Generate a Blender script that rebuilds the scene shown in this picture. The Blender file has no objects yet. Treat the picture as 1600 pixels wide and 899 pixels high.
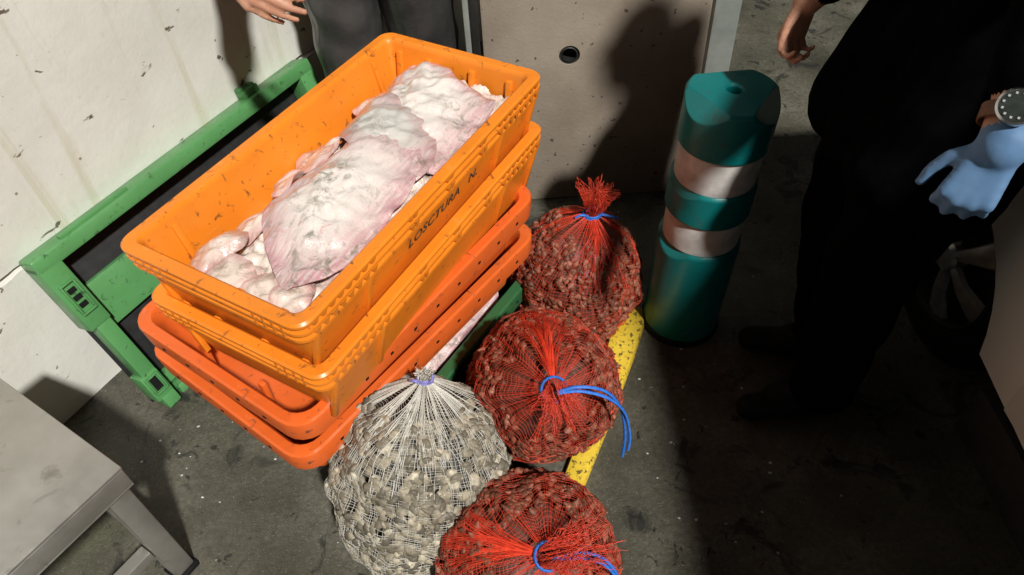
import bpy, bmesh, math, random
import numpy as np
from mathutils import Vector, Matrix, Euler

rnd = random.Random(7)
SC = bpy.context.scene
COL = SC.collection
R = math.radians

# ------------------------------------------------------------------ camera
F_PX, PITCH, ROLL, CAM_H = 1165.4, .832, -.063, 1.658
cd = bpy.data.cameras.new('camera')
cam = bpy.data.objects.new('camera', cd)
COL.objects.link(cam)
cd.sensor_fit = 'HORIZONTAL'
cd.sensor_width = 36.0
cd.lens = F_PX / 1600 * 36.0
cd.clip_start = .02
cd.clip_end = 400
_fw = Vector((0, math.cos(PITCH), -math.sin(PITCH)))
_u0 = Vector((0, math.sin(PITCH), math.cos(PITCH)))
_r0 = Vector((1, 0, 0))
_rt = _r0 * math.cos(ROLL) + _u0 * math.sin(ROLL)
_up = -_r0 * math.sin(ROLL) + _u0 * math.cos(ROLL)
_m = Matrix((_rt, _up, -_fw)).transposed().to_4x4()
_m.translation = Vector((0, 0, CAM_H))
cam.matrix_world = _m
SC.camera = cam

# ------------------------------------------------------------------ light
SUN_AZ, SUN_EL = R(-62), R(50)
L = Vector((math.cos(SUN_EL) * math.cos(SUN_AZ), math.cos(SUN_EL) * math.sin(SUN_AZ), math.sin(SUN_EL)))
sd = bpy.data.lights.new('sun', 'SUN')
sd.energy = 4.4
sd.angle = R(3.2)
sd.color = (1.0, .988, .945)
sun = bpy.data.objects.new('sun', sd)
COL.objects.link(sun)
sun.rotation_euler = L.to_track_quat('Z', 'Y').to_euler()
sun.location = L * 8

w = bpy.data.worlds.new('World')
SC.world = w
w.use_nodes = True
nt = w.node_tree
bg = nt.nodes['Background']
sk = nt.nodes.new('ShaderNodeTexSky')
sk.sky_type = 'NISHITA'
sk.sun_disc = False
sk.sun_elevation = SUN_EL
sk.sun_rotation = math.atan2(L.x, L.y)
hs = nt.nodes.new('ShaderNodeHueSaturation')
hs.inputs['Saturation'].default_value = .15
nt.links.new(sk.outputs[0], hs.inputs['Color'])
nt.links.new(hs.outputs[0], bg.inputs[0])
bg.inputs[1].default_value = .0075
SC.view_settings.view_transform = 'Standard'
SC.view_settings.look = 'None'
SC.view_settings.exposure = .18
SC.view_settings.gamma = 1.0
SC.view_settings.use_curve_mapping = False
SC.cycles.max_bounces = 6

# ------------------------------------------------------------------ helpers
def vec(*a): return np.array(a, float)

class MB:
    """collects geometry for one mesh"""
    def __init__(s): s.v = []; s.f = []; s.m = []
    def add(s, V, Fs, mi=0, M=None):
        o = len(s.v)
        if M is not None: V = [M @ Vector(p) for p in V]
        s.v.extend([tuple(p) for p in V])
        for f in Fs: s.f.append(tuple(o + i for i in f)); s.m.append(mi)
        return s
    def box(s, c, d, mi=0, M=None, taper=1.0):
        x, y, z = d[0] / 2, d[1] / 2, d[2] / 2
        V = []
        for k, t in ((-1, 1.0), (1, taper)):
            V += [(c[0] - x * t, c[1] - y * t, c[2] + k * z), (c[0] + x * t, c[1] - y * t, c[2] + k * z),
                  (c[0] + x * t, c[1] + y * t, c[2] + k * z), (c[0] - x * t, c[1] + y * t, c[2] + k * z)]
        return s.add(V, [(3, 2, 1, 0), (4, 5, 6, 7), (0, 1, 5, 4), (1, 2, 6, 5), (2, 3, 7, 6), (3, 0, 4, 7)], mi, M)
    def loft(s, rings, cap0=True, cap1=True, mi=0, M=None, closed=True):
        n = len(rings[0]); V = [p for r in rings for p in r]; Fs = []
        for i in range(len(rings) - 1):
            for j in range(n if closed else n - 1):
                k = (j + 1) % n
                Fs.append((i * n + j, i * n + k, (i + 1) * n + k, (i + 1) * n + j))
        if cap0: Fs.append(tuple(range(n - 1, -1, -1)))
        if cap1: Fs.append(tuple((len(rings) - 1) * n + j for j in range(n)))
        return s.add(V, Fs, mi, M)
    def lathe(s, prof, n=48, mi=0, M=None, cap0=True, cap1=True):
        rings = [[(r * math.cos(2 * math.pi * j / n), r * math.sin(2 * math.pi * j / n), z) for j in range(n)] for r, z in prof]
        return s.loft(rings, cap0, cap1, mi, M)
    def tube(s, pts, r, n=6, mi=0, M=None, cap=True):
        pts = [Vector(p) for p in pts]
        if not hasattr(r, '__len__'): r = [r] * len(pts)
        rings = []; pn = None
        for i, p in enumerate(pts):
            t = (pts[min(i + 1, len(pts) - 1)] - pts[max(i - 1, 0)])
            t = t.normalized() if t.length > 1e-9 else Vector((0, 0, 1))
            if pn is None:
                a = Vector((0, 0, 1)) if abs(t.z) < .9 else Vector((1, 0, 0))
                pn = t.cross(a).normalized()
            pn = (pn - t * pn.dot(t)).normalized()
            b = t.cross(pn)
            rings.append([p + (pn * math.cos(2 * math.pi * k / n) + b * math.sin(2 * math.pi * k / n)) * r[i] for k in range(n)])
        return s.loft(rings, cap, cap, mi, M)
    def build(s, name, mats, parent=None, smooth=None, bevel=0, seg=2):
        me = bpy.data.meshes.new(name)
        me.from_pydata(s.v, [], s.f)
        if not isinstance(mats, (list, tuple)): mats = [mats]
        for m in mats: me.materials.append(m)
        if len(mats) > 1: me.polygons.foreach_set('material_index', s.m)
        bm = bmesh.new(); bm.from_mesh(me)
        bmesh.ops.recalc_face_normals(bm, faces=bm.faces)
        if bevel:
            es = [e for e in bm.edges if e.is_manifold and e.calc_face_angle(0) > .5]
            bmesh.ops.bevel(bm, geom=es, offset=bevel, segments=seg, profile=.5, affect='EDGES', clamp_overlap=True)
        bm.to_mesh(me); bm.free()
        if smooth is not None or bevel:
            me.shade_smooth()
            me.set_sharp_from_angle(angle=R(smooth if smooth is not None else 35))
        o = bpy.data.objects.new(name, me); COL.objects.link(o)
        if parent is not None: o.parent = parent
        return o

def tag(o, label=None, cat=None, group=None, kind=None):
    if label: o['label'] = label
    if cat: o['category'] = cat
    if group: o['group'] = group
    if kind: o['kind'] = kind
    return o

def thing(name, loc, rz=0, label=None, cat=None, group=None):
    o = bpy.data.objects.new(name, None); COL.objects.link(o)
    o.empty_display_size = .05
    o.location = loc; o.rotation_euler = (0, 0, rz)
    return tag(o, label, cat, group)

def bake(o):
    """apply the modifiers of o"""
    dg = bpy.context.evaluated_depsgraph_get(); dg.update()
    me = bpy.data.meshes.new_from_object(o.evaluated_get(dg))
    o.modifiers.clear(); o.data = me
    return o

def smoothstep(a, b, x):
    t = np.clip((x - a) / (b - a), 0, 1); return t * t * (3 - 2 * t)

def vnoise(p, f=1.0, seed=0.0):
    """cheap smooth pseudo-noise in -1..1 for an (n,3) array"""
    x, y, z = (np.asarray(p)[..., i] * f for i in range(3))
    s = seed * 1.7
    return (np.sin(x * 1.3 + 1.9 * np.sin(y * .9 + s) + s) * np.sin(y * 1.7 + 1.5 * np.sin(z * 1.1 + 2 * s)) +
            np.sin(z * 1.9 + 1.3 * np.sin(x * 1.2 - s) + 3.1) * np.sin(x * .8 + y * 1.1 + 1.7 * s)) * .6

# ------------------------------------------------------------------ materials
def node(nt, t, **kw):
    n = nt.nodes.new(t)
    for k, v in kw.items():
        if k in n.inputs: n.inputs[k].default_value = v
        else: setattr(n, k, v)
    return n

def ramp(nt, fac, stops):
    r = nt.nodes.new('ShaderNodeValToRGB')
    e = r.color_ramp.elements
    while len(e) < len(stops): e.new(.5)
    for x, (p, c) in zip(e, stops):
        x.position = p
        x.color = tuple(c) + (1,) if len(c) == 3 else c
    nt.links.new(fac, r.inputs[0])
    return r.outputs[0]

def mixc(nt, fac, a, b, mode='MIX'):
    m = nt.nodes.new('ShaderNodeMix'); m.data_type = 'RGBA'; m.blend_type = mode
    for s, v in ((0, fac), (6, a), (7, b)):
        if hasattr(v, 'is_linked') or hasattr(v, 'links'): nt.links.new(v, m.inputs[s])
        elif s == 0: m.inputs[0].default_value = v
        else: m.inputs[s].default_value = tuple(v) + (1,)
    return m.outputs[2]

def base_mat(name, rough=.5, spec=.5):
    m = bpy.data.materials.new(name); m.use_nodes = True
    t = m.node_tree; b = t.nodes['Principled BSDF']
    b.inputs['Roughness'].default_value = rough
    b.inputs['Specular IOR Level'].default_value = spec
    tc = t.nodes.new('ShaderNodeTexCoord')
    return m, t, b, tc.outputs['Object']

def noise(t, co, scale, detail=4, rough=.55, dist=0, sc3=None):
    if sc3 is not None:
        mp = t.nodes.new('ShaderNodeMapping'); mp.inputs['Scale'].default_value = sc3
        t.links.new(co, mp.inputs[0]); co = mp.outputs[0]
    n = node(t, 'ShaderNodeTexNoise', Scale=scale, Detail=detail, Roughness=rough, Distortion=dist)
    t.links.new(co, n.inputs['Vector'])
    return n.outputs['Fac']

def voro(t, co, scale, feature='F1', out='Distance', rnd_=1.0):
    n = t.nodes.new('ShaderNodeTexVoronoi'); n.feature = feature
    n.inputs['Scale'].default_value = scale; n.inputs['Randomness'].default_value = rnd_
    t.links.new(co, n.inputs['Vector'])
    return n.outputs[out]

def bump(t, b, h, strength=.3, dist=.005):
    n = node(t, 'ShaderNodeBump', Strength=strength, Distance=dist)
    t.links.new(h, n.inputs['Height']); t.links.new(n.outputs[0], b.inputs['Normal'])

def set_col(t, b, c): t.links.new(c, b.inputs['Base Color'])

def mat_plain(name, a, c, scale=8, rough=.5, spec=.5, bstr=.15, bscale=60, metal=0, bd=.002):
    """two-tone uneven surface with fine relief"""
    m, t, b, co = base_mat(name, rough, spec)
    set_col(t, b, ramp(t, noise(t, co, scale, 5), [(.35, a), (.65, c)]))
    b.inputs['Metallic'].default_value = metal
    bump(t, b, noise(t, co, bscale, 4), bstr, bd)
    return m

def mat_crate(name, col, dirt):
    m, t, b, co = base_mat(name, .42, .4)
    d2 = tuple(x * .86 for x in col)
    c = ramp(t, noise(t, co, 9, 5), [(.3, d2), (.65, col)])
    gr = ramp(t, noise(t, co, 46, 5, .65, .6), [(.60, (0, 0, 0)), (.70, (.9, .9, .9))])     # grime flecks
    c = mixc(t, gr, c, dirt)
    gr2 = ramp(t, noise(t, co, 5, 6, .7, .4, (1, 1, 2.5)), [(.58, (0, 0, 0)), (.80, (.4, .4, .4))])
    c = mixc(t, gr2, c, tuple(x * .45 for x in col))
    scr = ramp(t, noise(t, co, 22, 3, .5, 0, (1, 1, 14)), [(.66, (0, 0, 0)), (.70, (.35, .35, .35))])
    c = mixc(t, scr, c, tuple(min(1, x * 1.1 + .05) for x in col))
    set_col(t, b, c)
    t.links.new(ramp(t, noise(t, co, 14, 4), [(.3, (.24, .24, .24)), (.7, (.50, .50, .50))]), b.inputs['Roughness'])
    bump(t, b, noise(t, co, 120, 3), .08, .001)
    return m

M = {}
M['orange'] = mat_crate('orange_plastic', (.80, .225, .016), (.16, .06, .02))
M['orange_red'] = mat_crate('red_orange_plastic', (.70, .122, .020), (.12, .05, .03))
M['green'] = mat_crate('green_plastic', (.085, .255, .085), (.02, .05, .02))
M['green_dark'] = mat_crate('dark_green_plastic', (.030, .115, .040), (.02, .04, .02))
M['ink'] = mat_plain('black_stencil_ink', (.02, .018, .015), (.09, .04, .015), 90, .7)
M['teal'] = mat_crate('teal_plastic', (.002, .145, .142), (.05, .07, .055))
M['reflector'] = mat_plain('white_reflective_sheet', (.36, .335, .31), (.64, .61, .58), 16, .4, .5, .1, 150)
M['black_rubber'] = mat_plain('black_rubber', (.004, .004, .004), (.008, .008, .008), 30, .7, .2)
M['black_cloth'] = mat_plain('black_cloth', (.0012, .0012, .0015), (.0024, .0024, .0028), 25, .95, .02, .4, 300)
M['skin'] = mat_plain('skin', (.42, .20, .125), (.50, .26, .17), 40, .5, .4, .25, 180)
M['glove'] = mat_plain('blue_nitrile', (.095, .185, .33), (.115, .21, .36), 40, .6, .25, .12, 60)
M['hair'] = mat_plain('dark_hair', (.012, .009, .007), (.03, .02, .015), 60, .6, .3, .6, 200)
M['dark_waterproof'] = mat_plain('dark_grey_waterproof', (.030, .029, .028), (.055, .053, .050), 7, .33, .5, .5, 22, 0, .006)
M['blue_cord'] = mat_plain('blue_cord', (.02, .13, .52), (.04, .19, .66), 150, .5, .4, .6, 400)
M['violet_cord'] = mat_plain('violet_cord', (.16, .15, .42), (.25, .24, .55), 150, .5, .4, .6, 400)
M['van_paint'] = mat_plain('white_van_paint', (.62, .57, .50), (.68, .63, .56), 3, .35, .5, .02, 100)
M['dark_trim'] = mat_plain('dark_plastic_trim', (.012, .012, .012), (.02, .02, .02), 40, .6, .3)
M['hubcap'] = mat_plain('grey_hubcap', (.24, .24, .24), (.36, .36, .36), 30, .35, .5, .05, 100, .6)
M['glass'] = mat_plain('dark_window_glass', (.004, .005, .006), (.006, .007, .008), 3, .06, .5, 0, 10)
M['lamp_glass'] = mat_plain('lamp_glass', (.35, .35, .35), (.45, .45, .45), 3, .1, .5, 0, 10)
M['grey_post'] = mat_plain('grey_painted_steel', (.20, .22, .20), (.29, .30, .27), 12, .45, .4, .2, 80)
M['dark_steel_gap'] = mat_plain('dark_steel_and_shadow_gap', (.012, .012, .011), (.03, .03, .028), 12, .5, .4, .2, 80)  # steel of the hole sleeve, and the black painted for the shadow gap
M['clear'] = mat_plain('watch_crystal', (.02, .025, .022), (.04, .045, .04), 60, .1, .6, 0, 10)
M['steel_watch'] = mat_plain('watch_steel', (.45, .45, .44), (.6, .6, .58), 60, .25, .5, .05, 100, 1)
M['leather'] = mat_plain('brown_leather', (.13, .05, .025), (.18, .07, .03), 80, .5, .4, .4, 200)

def mat_ground():
    m, t, b, co = base_mat('worn_asphalt', .6, .4)
    c = ramp(t, noise(t, co, 3.2, 8, .62), [(.34, (.045, .042, .031)), (.52, (.105, .097, .073)), (.70, (.185, .172, .135))])
    c = mixc(t, ramp(t, noise(t, co, 75, 4, .7), [(.3, (0, 0, 0)), (.7, (.75, .75, .75))]), c, (.040, .038, .028))
    g = ramp(t, voro(t, co, 190), [(.0, (1, 1, 1)), (.23, (0, 0, 0))])                       # aggregate stones
    gm = ramp(t, noise(t, co, 60, 2), [(.48, (0, 0, 0)), (.56, (1, 1, 1))])
    c = mixc(t, mixc(t, 1.0, g, gm, 'MULTIPLY'), c, (.36, .34, .27))
    st = ramp(t, noise(t, co, 6.5, 5, .6, 1.2), [(.575, (0, 0, 0)), (.64, (.85, .85, .85))])      # oily dark patches
    c = mixc(t, st, c, (.020, .020, .018))
    st3 = ramp(t, noise(t, co, 19, 4, .6, .9), [(.63, (0, 0, 0)), (.67, (.9, .9, .9))])
    c = mixc(t, st3, c, (.018, .018, .017))
    ch = ramp(t, voro(t, co, 15), [(.030, (1, 1, 1)), (.055, (0, 0, 0))])                      # scraps of shell
    cm = ramp(t, noise(t, co, 3.0, 2), [(.50, (0, 0, 0)), (.56, (1, 1, 1))])
    c = mixc(t, mixc(t, 1.0, ch, cm, 'MULTIPLY'), c, (.52, .50, .43))
    mo = ramp(t, noise(t, co, 2.1, 5), [(.56, (0, 0, 0)), (.75, (.45, .45, .45))])              # green algae film
    c = mixc(t, mo, c, (.058, .070, .026))
    set_col(t, b, c)
    t.links.new(ramp(t, noise(t, co, 2.6, 5), [(.40, (.13, .13, .13)), (.56, (.58, .58, .58))]), b.inputs['Roughness'])
    h = mixc(t, .35, mixc(t, .5, noise(t, co, 150, 6, .75), noise(t, co, 34, 6, .7)), voro(t, co, 190))
    bump(t, b, h, .5, .005)
    return m
M['ground'] = mat_ground()

def mat_white_wall():
    m, t, b, co = base_mat('chipped_white_paint', .5, .35)
    c = ramp(t, noise(t, co, 2.2, 6, .6), [(.3, (.63, .61, .545)), (.7, (.75, .735, .67))])
    dr = ramp(t, noise(t, co, 9, 5, .6, .5, (1.6, 1, .10)), [(.58, (0, 0, 0)), (.74, (.55, .55, .55))])   # runs down the wall
    c = mixc(t, dr, c, (.47, .43, .25))
    fl = ramp(t, noise(t, co, 21, 4, .6, .8, (.8, 1, 1.25)), [(.665, (0, 0, 0)), (.70, (1, 1, 1))])        # chips
    c = mixc(t, fl, c, (.14, .115, .08))
    fl2 = ramp(t, voro(t, co, 14), [(.035, (.9, .9, .9)), (.065, (0, 0, 0))])
    fm = ramp(t, noise(t, co, 4, 2), [(.42, (0, 0, 0)), (.47, (1, 1, 1))])
    c = mixc(t, mixc(t, 1.0, fl2, fm, 'MULTIPLY'), c, (.20, .165, .11))
    sm = ramp(t, noise(t, co, 55, 5, .7), [(.60, (0, 0, 0)), (.75, (.35, .35, .35))])
    c = mixc(t, sm, c, (.44, .41, .33))
    set_col(t, b, c)
    bump(t, b, noise(t, co, 26, 6, .65), .22, .006)
    return m
M['white_wall'] = mat_white_wall()

def mat_concrete():
    m, t, b, co = base_mat('cast_concrete', .75, .3)
    c = ramp(t, noise(t, co, 3.5, 7, .62), [(.3, (.23, .185, .14)), (.7, (.34, .285, .225))])
    c = mixc(t, ramp(t, noise(t, co, 7, 5, .6, .4, (1.4, 1, .16)), [(.55, (0, 0, 0)), (.75, (.55, .55, .55))]), c, (.22, .165, .115))
    pit = ramp(t, noise(t, co, 48, 3, .5), [(.68, (0, 0, 0)), (.72, (1, 1, 1))])
    c = mixc(t, pit, c, (.09, .07, .05))
    set_col(t, b, c)
    bump(t, b, noise(t, co, 90, 5, .7), .3, .004)
    return m
M['concrete'] = mat_concrete()

def mat_steel():
    m, t, b, co = base_mat('stained_stainless_steel', .38, .5)
    b.inputs['Metallic'].default_value = .85
    c = ramp(t, noise(t, co, 5, 6, .6), [(.3, (.40, .38, .345)), (.7, (.56, .54, .50))])
    c = mixc(t, ramp(t, noise(t, co, 16, 5, .6, .8), [(.6, (0, 0, 0)), (.72, (.5, .5, .5))]), c, (.17, .145, .115))
    set_col(t, b, c)
    t.links.new(ramp(t, noise(t, co, 7, 6, .65, .5), [(.3, (.34, .34, .34)), (.7, (.62, .62, .62))]), b.inputs['Roughness'])
    bump(t, b, noise(t, co, 40, 4), .12, .003)
    return m
M['steel'] = mat_steel()

def mat_yellow():
    m, t, b, co = base_mat('worn_yellow_paint', .55, .4)
    c = ramp(t, noise(t, co, 10, 4), [(.3, (.62, .40, .025)), (.7, (.74, .52, .05))])
    c = mixc(t, ramp(t, noise(t, co, 85, 4, .65, .5), [(.55, (0, 0, 0)), (.62, (1, 1, 1))]), c, (.11, .08, .025))
    set_col(t, b, c); bump(t, b, noise(t, co, 85, 4, .65, .5), .4, .003)
    return m
M['yellow'] = mat_yellow()

def mat_net(name, a, c, trans):
    m, t, b, co = base_mat(name, .38, .5)
    set_col(t, b, ramp(t, noise(t, co, 60, 3), [(.3, a), (.7, c)]))
    b.inputs['Transmission Weight'].default_value = 0
    b.inputs['Subsurface Weight'].default_value = trans
    b.inputs['Subsurface Radius'].default_value = (.004, .002, .002)
    return m
M['red_net'] = mat_net('red_net_plastic', (.70, .050, .022), (.86, .085, .035), 0)
M['white_net'] = mat_net('white_net_plastic', (.52, .49, .42), (.70, .67, .60), 0)

def mat_shell(name, stops, scale=26):
    m, t, b, co = base_mat(name, .5, .3)
    at = t.nodes.new('ShaderNodeAttribute'); at.attribute_name = 'tint'
    c = ramp(t, at.outputs['Fac'], stops)
    c = mixc(t, ramp(t, noise(t, co, 110, 4, .6), [(.4, (0, 0, 0)), (.65, (.6, .6, .6))]), c, stops[0][1])
    set_col(t, b, c); bump(t, b, noise(t, co, 220, 3), .35, .002)
    return m
M['clam'] = mat_shell('clam_shell', [(0, (.085, .074, .055)), (.4, (.21, .18, .13)), (.75, (.40, .345, .25)), (1, (.68, .61, .47))])
M['snail'] = mat_shell('brown_shell', [(0, (.085, .024, .014)), (.45, (.20, .064, .035)), (.8, (.30, .11, .065)), (1, (.44, .21, .14))])
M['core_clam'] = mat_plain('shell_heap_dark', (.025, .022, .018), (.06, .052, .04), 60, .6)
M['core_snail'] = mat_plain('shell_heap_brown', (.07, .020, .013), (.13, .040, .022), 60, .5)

def mat_fish(name, base, blotch, pink, wet=.28):
    m, t, b, co = base_mat(name, wet, .5)
    c = ramp(t, noise(t, co, 12, 6, .62), [(.3, base), (.7, tuple(min(1, x * 1.1) for x in base))])
    at = t.nodes.new('ShaderNodeAttribute'); at.attribute_name = 'rim'
    fib = noise(t, co, 30, 3, .5, 0, (1.0, 6.0, 1.0))
    pk = ramp(t, at.outputs['Fac'], [(.42, (0, 0, 0)), (1.0, (.95, .95, .95))])
    pk2 = mixc(t, 1.0, pk, ramp(t, fib, [(.30, (.35, .35, .35)), (.62, (1, 1, 1))]), 'MULTIPLY')
    c = mixc(t, pk2, c, pink)
    bl = ramp(t, noise(t, co, 34, 6, .72, .8), [(.49, (0, 0, 0)), (.62, (.85, .85, .85))])
    blm = ramp(t, noise(t, co, 8, 3), [(.36, (0, 0, 0)), (.58, (1, 1, 1))])
    c = mixc(t, mixc(t, 1.0, bl, blm, 'MULTIPLY'), c, blotch)
    rd = ramp(t, noise(t, co, 27, 5, .65, 1.2), [(.62, (0, 0, 0)), (.72, (.55, .55, .55))])
    c = mixc(t, rd, c, (.58, .20, .22))
    set_col(t, b, c)
    b.inputs['Subsurface Weight'].default_value = .12
    b.inputs['Subsurface Radius'].default_value = (.008, .003, .002)
    h = mixc(t, .5, noise(t, co, 38, 6, .65), noise(t, co, 14, 4, .6, 1.0))
    bump(t, b, h, .75, .009)
    b.inputs['Coat Weight'].default_value = .7
    b.inputs['Coat Roughness'].default_value = .10
    return m
M['ray'] = mat_fish('skate_belly_skin', (.68, .61, .56), (.17, .155, .115), (.44, .185, .215))
M['ray_grey'] = mat_fish('skate_grey_skin', (.52, .49, .45), (.13, .125, .09), (.42, .19, .20))
M['flesh'] = mat_fish('pale_fish_flesh', (.66, .545, .475), (.32, .24, .18), (.50, .23, .22))

# ------------------------------------------------------------------ setting
g = MB()
N = 24
g.add([(-40 + 80 * i / N, -40 + 80 * j / N, 0) for j in range(N + 1) for i in range(N + 1)],
      [(j * (N + 1) + i, j * (N + 1) + i + 1, (j + 1) * (N + 1) + i + 1, (j + 1) * (N + 1) + i) for j in range(N) for i in range(N)])
tag(g.build('ground', M['ground']), kind='structure')

YAW = 1.011
AX = vec(math.cos(YAW), math.sin(YAW), 0)
BX = vec(-math.sin(YAW), math.cos(YAW), 0)

# white wall: local x runs along it, local -y faces the crates
wall = thing('white_wall', (-1.128, 1.267, 0), YAW, 'long white painted wall with chips, drips and a cracked ledge, behind the green tray', 'wall')
def rough_slab(x0, x1, z0, z1, y0, y1, nx, nz, amp, seed):
    b = MB()
    xs = np.linspace(x0, x1, nx); zs = np.linspace(z0, z1, nz)
    V = []
    for z in zs:
        for x in xs:
            p = np.array([[x, 0, z]])
            d = vnoise(p, 9, seed)[0] * amp + vnoise(p, 31, seed + 1)[0] * amp * .5
            zz = z
            if z == zs[0] and z0 > .1: zz += .006 * vnoise(p, 40, seed + 4)[0]
            if z == zs[-1] and z1 < 1: zz += .004 * vnoise(p, 47, seed + 5)[0]
            V.append((x, y0 + d, zz))
    n0 = len(V)
    for z in (z0, z1):
        for x in xs: V.append((x, y1, z))
    Fs = [(j * nx + i, j * nx + i + 1, (j + 1) * nx + i + 1, (j + 1) * nx + i) for j in range(nz - 1) for i in range(nx - 1)]
    top = (nz - 1) * nx
    for i in range(nx - 1):
        Fs.append((i + 1, i, n0 + i, n0 + i + 1))
        Fs.append((top + i, top + i + 1, n0 + nx + i + 1, n0 + nx + i))
        Fs.append((n0 + i, n0 + i + 1, n0 + nx + i + 1, n0 + nx + i))
    return b.add(V, Fs)
rough_slab(-1.6, 2.6, .462, 2.3, .004, .16, 220, 60, .0016, 1).build('upper_wall', M['white_wall'], wall, smooth=50)
rough_slab(-1.6, 2.6, -.02, .452, -.004, .16, 220, 16, .0012, 5).build('plinth', M['white_wall'], wall, smooth=50)
b = MB(); b.box((.5, .09, .457), (4.18, .13, .03)); b.build('joint', M['black_rubber'], wall)

# concrete block with the round lifting hole
def cutter(loc, r, depth):
    c = MB(); c.lathe([(r, -.02), (r, .01), (r * .55, depth)], 28)
    o = c.build('cutter', M['concrete'])
    o.rotation_euler = (-math.pi / 2, 0, 0); o.location = loc
    return o
cb = thing('concrete_block', (.276, 2.2, 0), 0, 'tall concrete block with a round lifting hole, behind the orange crates', 'concrete block')
b = MB(); b.box((0, 0, .575), (.632, .6, 1.15))
body = b.build('block', M['concrete'], cb, bevel=.008)
cu = cutter((.204, 1.9, .531), .030, .09)
md = body.modifiers.new('b', 'BOOLEAN'); md.object = cu; md.operation = 'DIFFERENCE'; md.solver = 'EXACT'
bake(body); bpy.data.objects.remove(cu)
b = MB(); b.lathe([(.030, 0), (.032, .003), (.024, .004), (.021, .0), (.021, .04)], 28, cap0=False, cap1=False)
sl = b.build('hole_sleeve', M['dark_steel_gap'], cb, smooth=40)
sl.location = (.204 - .276, 1.902 - 2.2, .531); sl.rotation_euler = (-math.pi / 2, 0, 0)
# sleeve lip faces the viewer
sl.scale = (1, 1, 1)

# posts beside the block
p = thing('steel_post', (.65, 1.97, 0), 0, 'pale grey steel post rising behind the teal bollard', 'post')
b = MB(); b.box((0, 0, .95), (.076, .05, 1.88)); b.build('shaft', M['grey_post'], p, bevel=.006)
b = MB(); b.box((0, 0, .006), (.13, .11, .012)); b.build('base_plate', M['grey_post'], p, bevel=.002)
p = thing('door_post', (-.066, 1.90, 0), 0, 'narrow grey metal post with a black strip standing in for the shadow gap, left of the concrete block', 'post')
b = MB(); b.box((.010, 0, .95), (.020, .05, 1.9)); b.build('shadow_gap_strip', M['dark_steel_gap'], p, bevel=.003)  # black strip stands in for the shadow gap between post and block
b = MB(); b.box((-.011, -.004, .95), (.016, .042, 1.9)); b.build('grey_profile', M['grey_post'], p, bevel=.003)

# yellow painted kerb strip under the red bags
b = MB()
pts = [((.075, .775), .045), ((.105, .83), .058), ((.20, 1.03), .066), ((.285, 1.235), .084), ((.345, 1.39), .092)]
rings = []
dx = Vector((.27, .615, 0)).normalized(); sx = Vector((dx.y, -dx.x, 0))
for (c, wd) in pts:
    c = Vector((c[0], c[1], 0))
    rings.append([c - sx * wd / 2, c + sx * wd / 2, c + sx * (wd / 2 - .006) + Vector((0, 0, .022)), c - sx * (wd / 2 - .006) + Vector((0, 0, .022))])
b.loft(rings)
yk = b.build('yellow_kerb', M['yellow'], None, bevel=.003)
tag(yk, 'worn yellow painted kerb strip on the floor beside the red net bags', 'kerb')

# ------------------------------------------------------------------ crates
def rrect(hl, hw, r, z, n=5):
    out = []
    for cx, cy, a0 in ((hl - r, hw - r, 0), (-hl + r, hw - r, 90), (-hl + r, -hw + r, 180), (hl - r, -hw + r, 270)):
        for k in range(n + 1):
            a = R(a0 + 90 * k / n)
            out.append((cx + r * math.cos(a), cy + r * math.sin(a), z))
    return out

def crate_shell(Lh, Wh, rad, prof):
    b = MB()
    rings = [rrect(Lh - i, Wh - i, max(.008, rad - i * .5), z) for i, z in prof]
    b.loft(rings)
    return b

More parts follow.
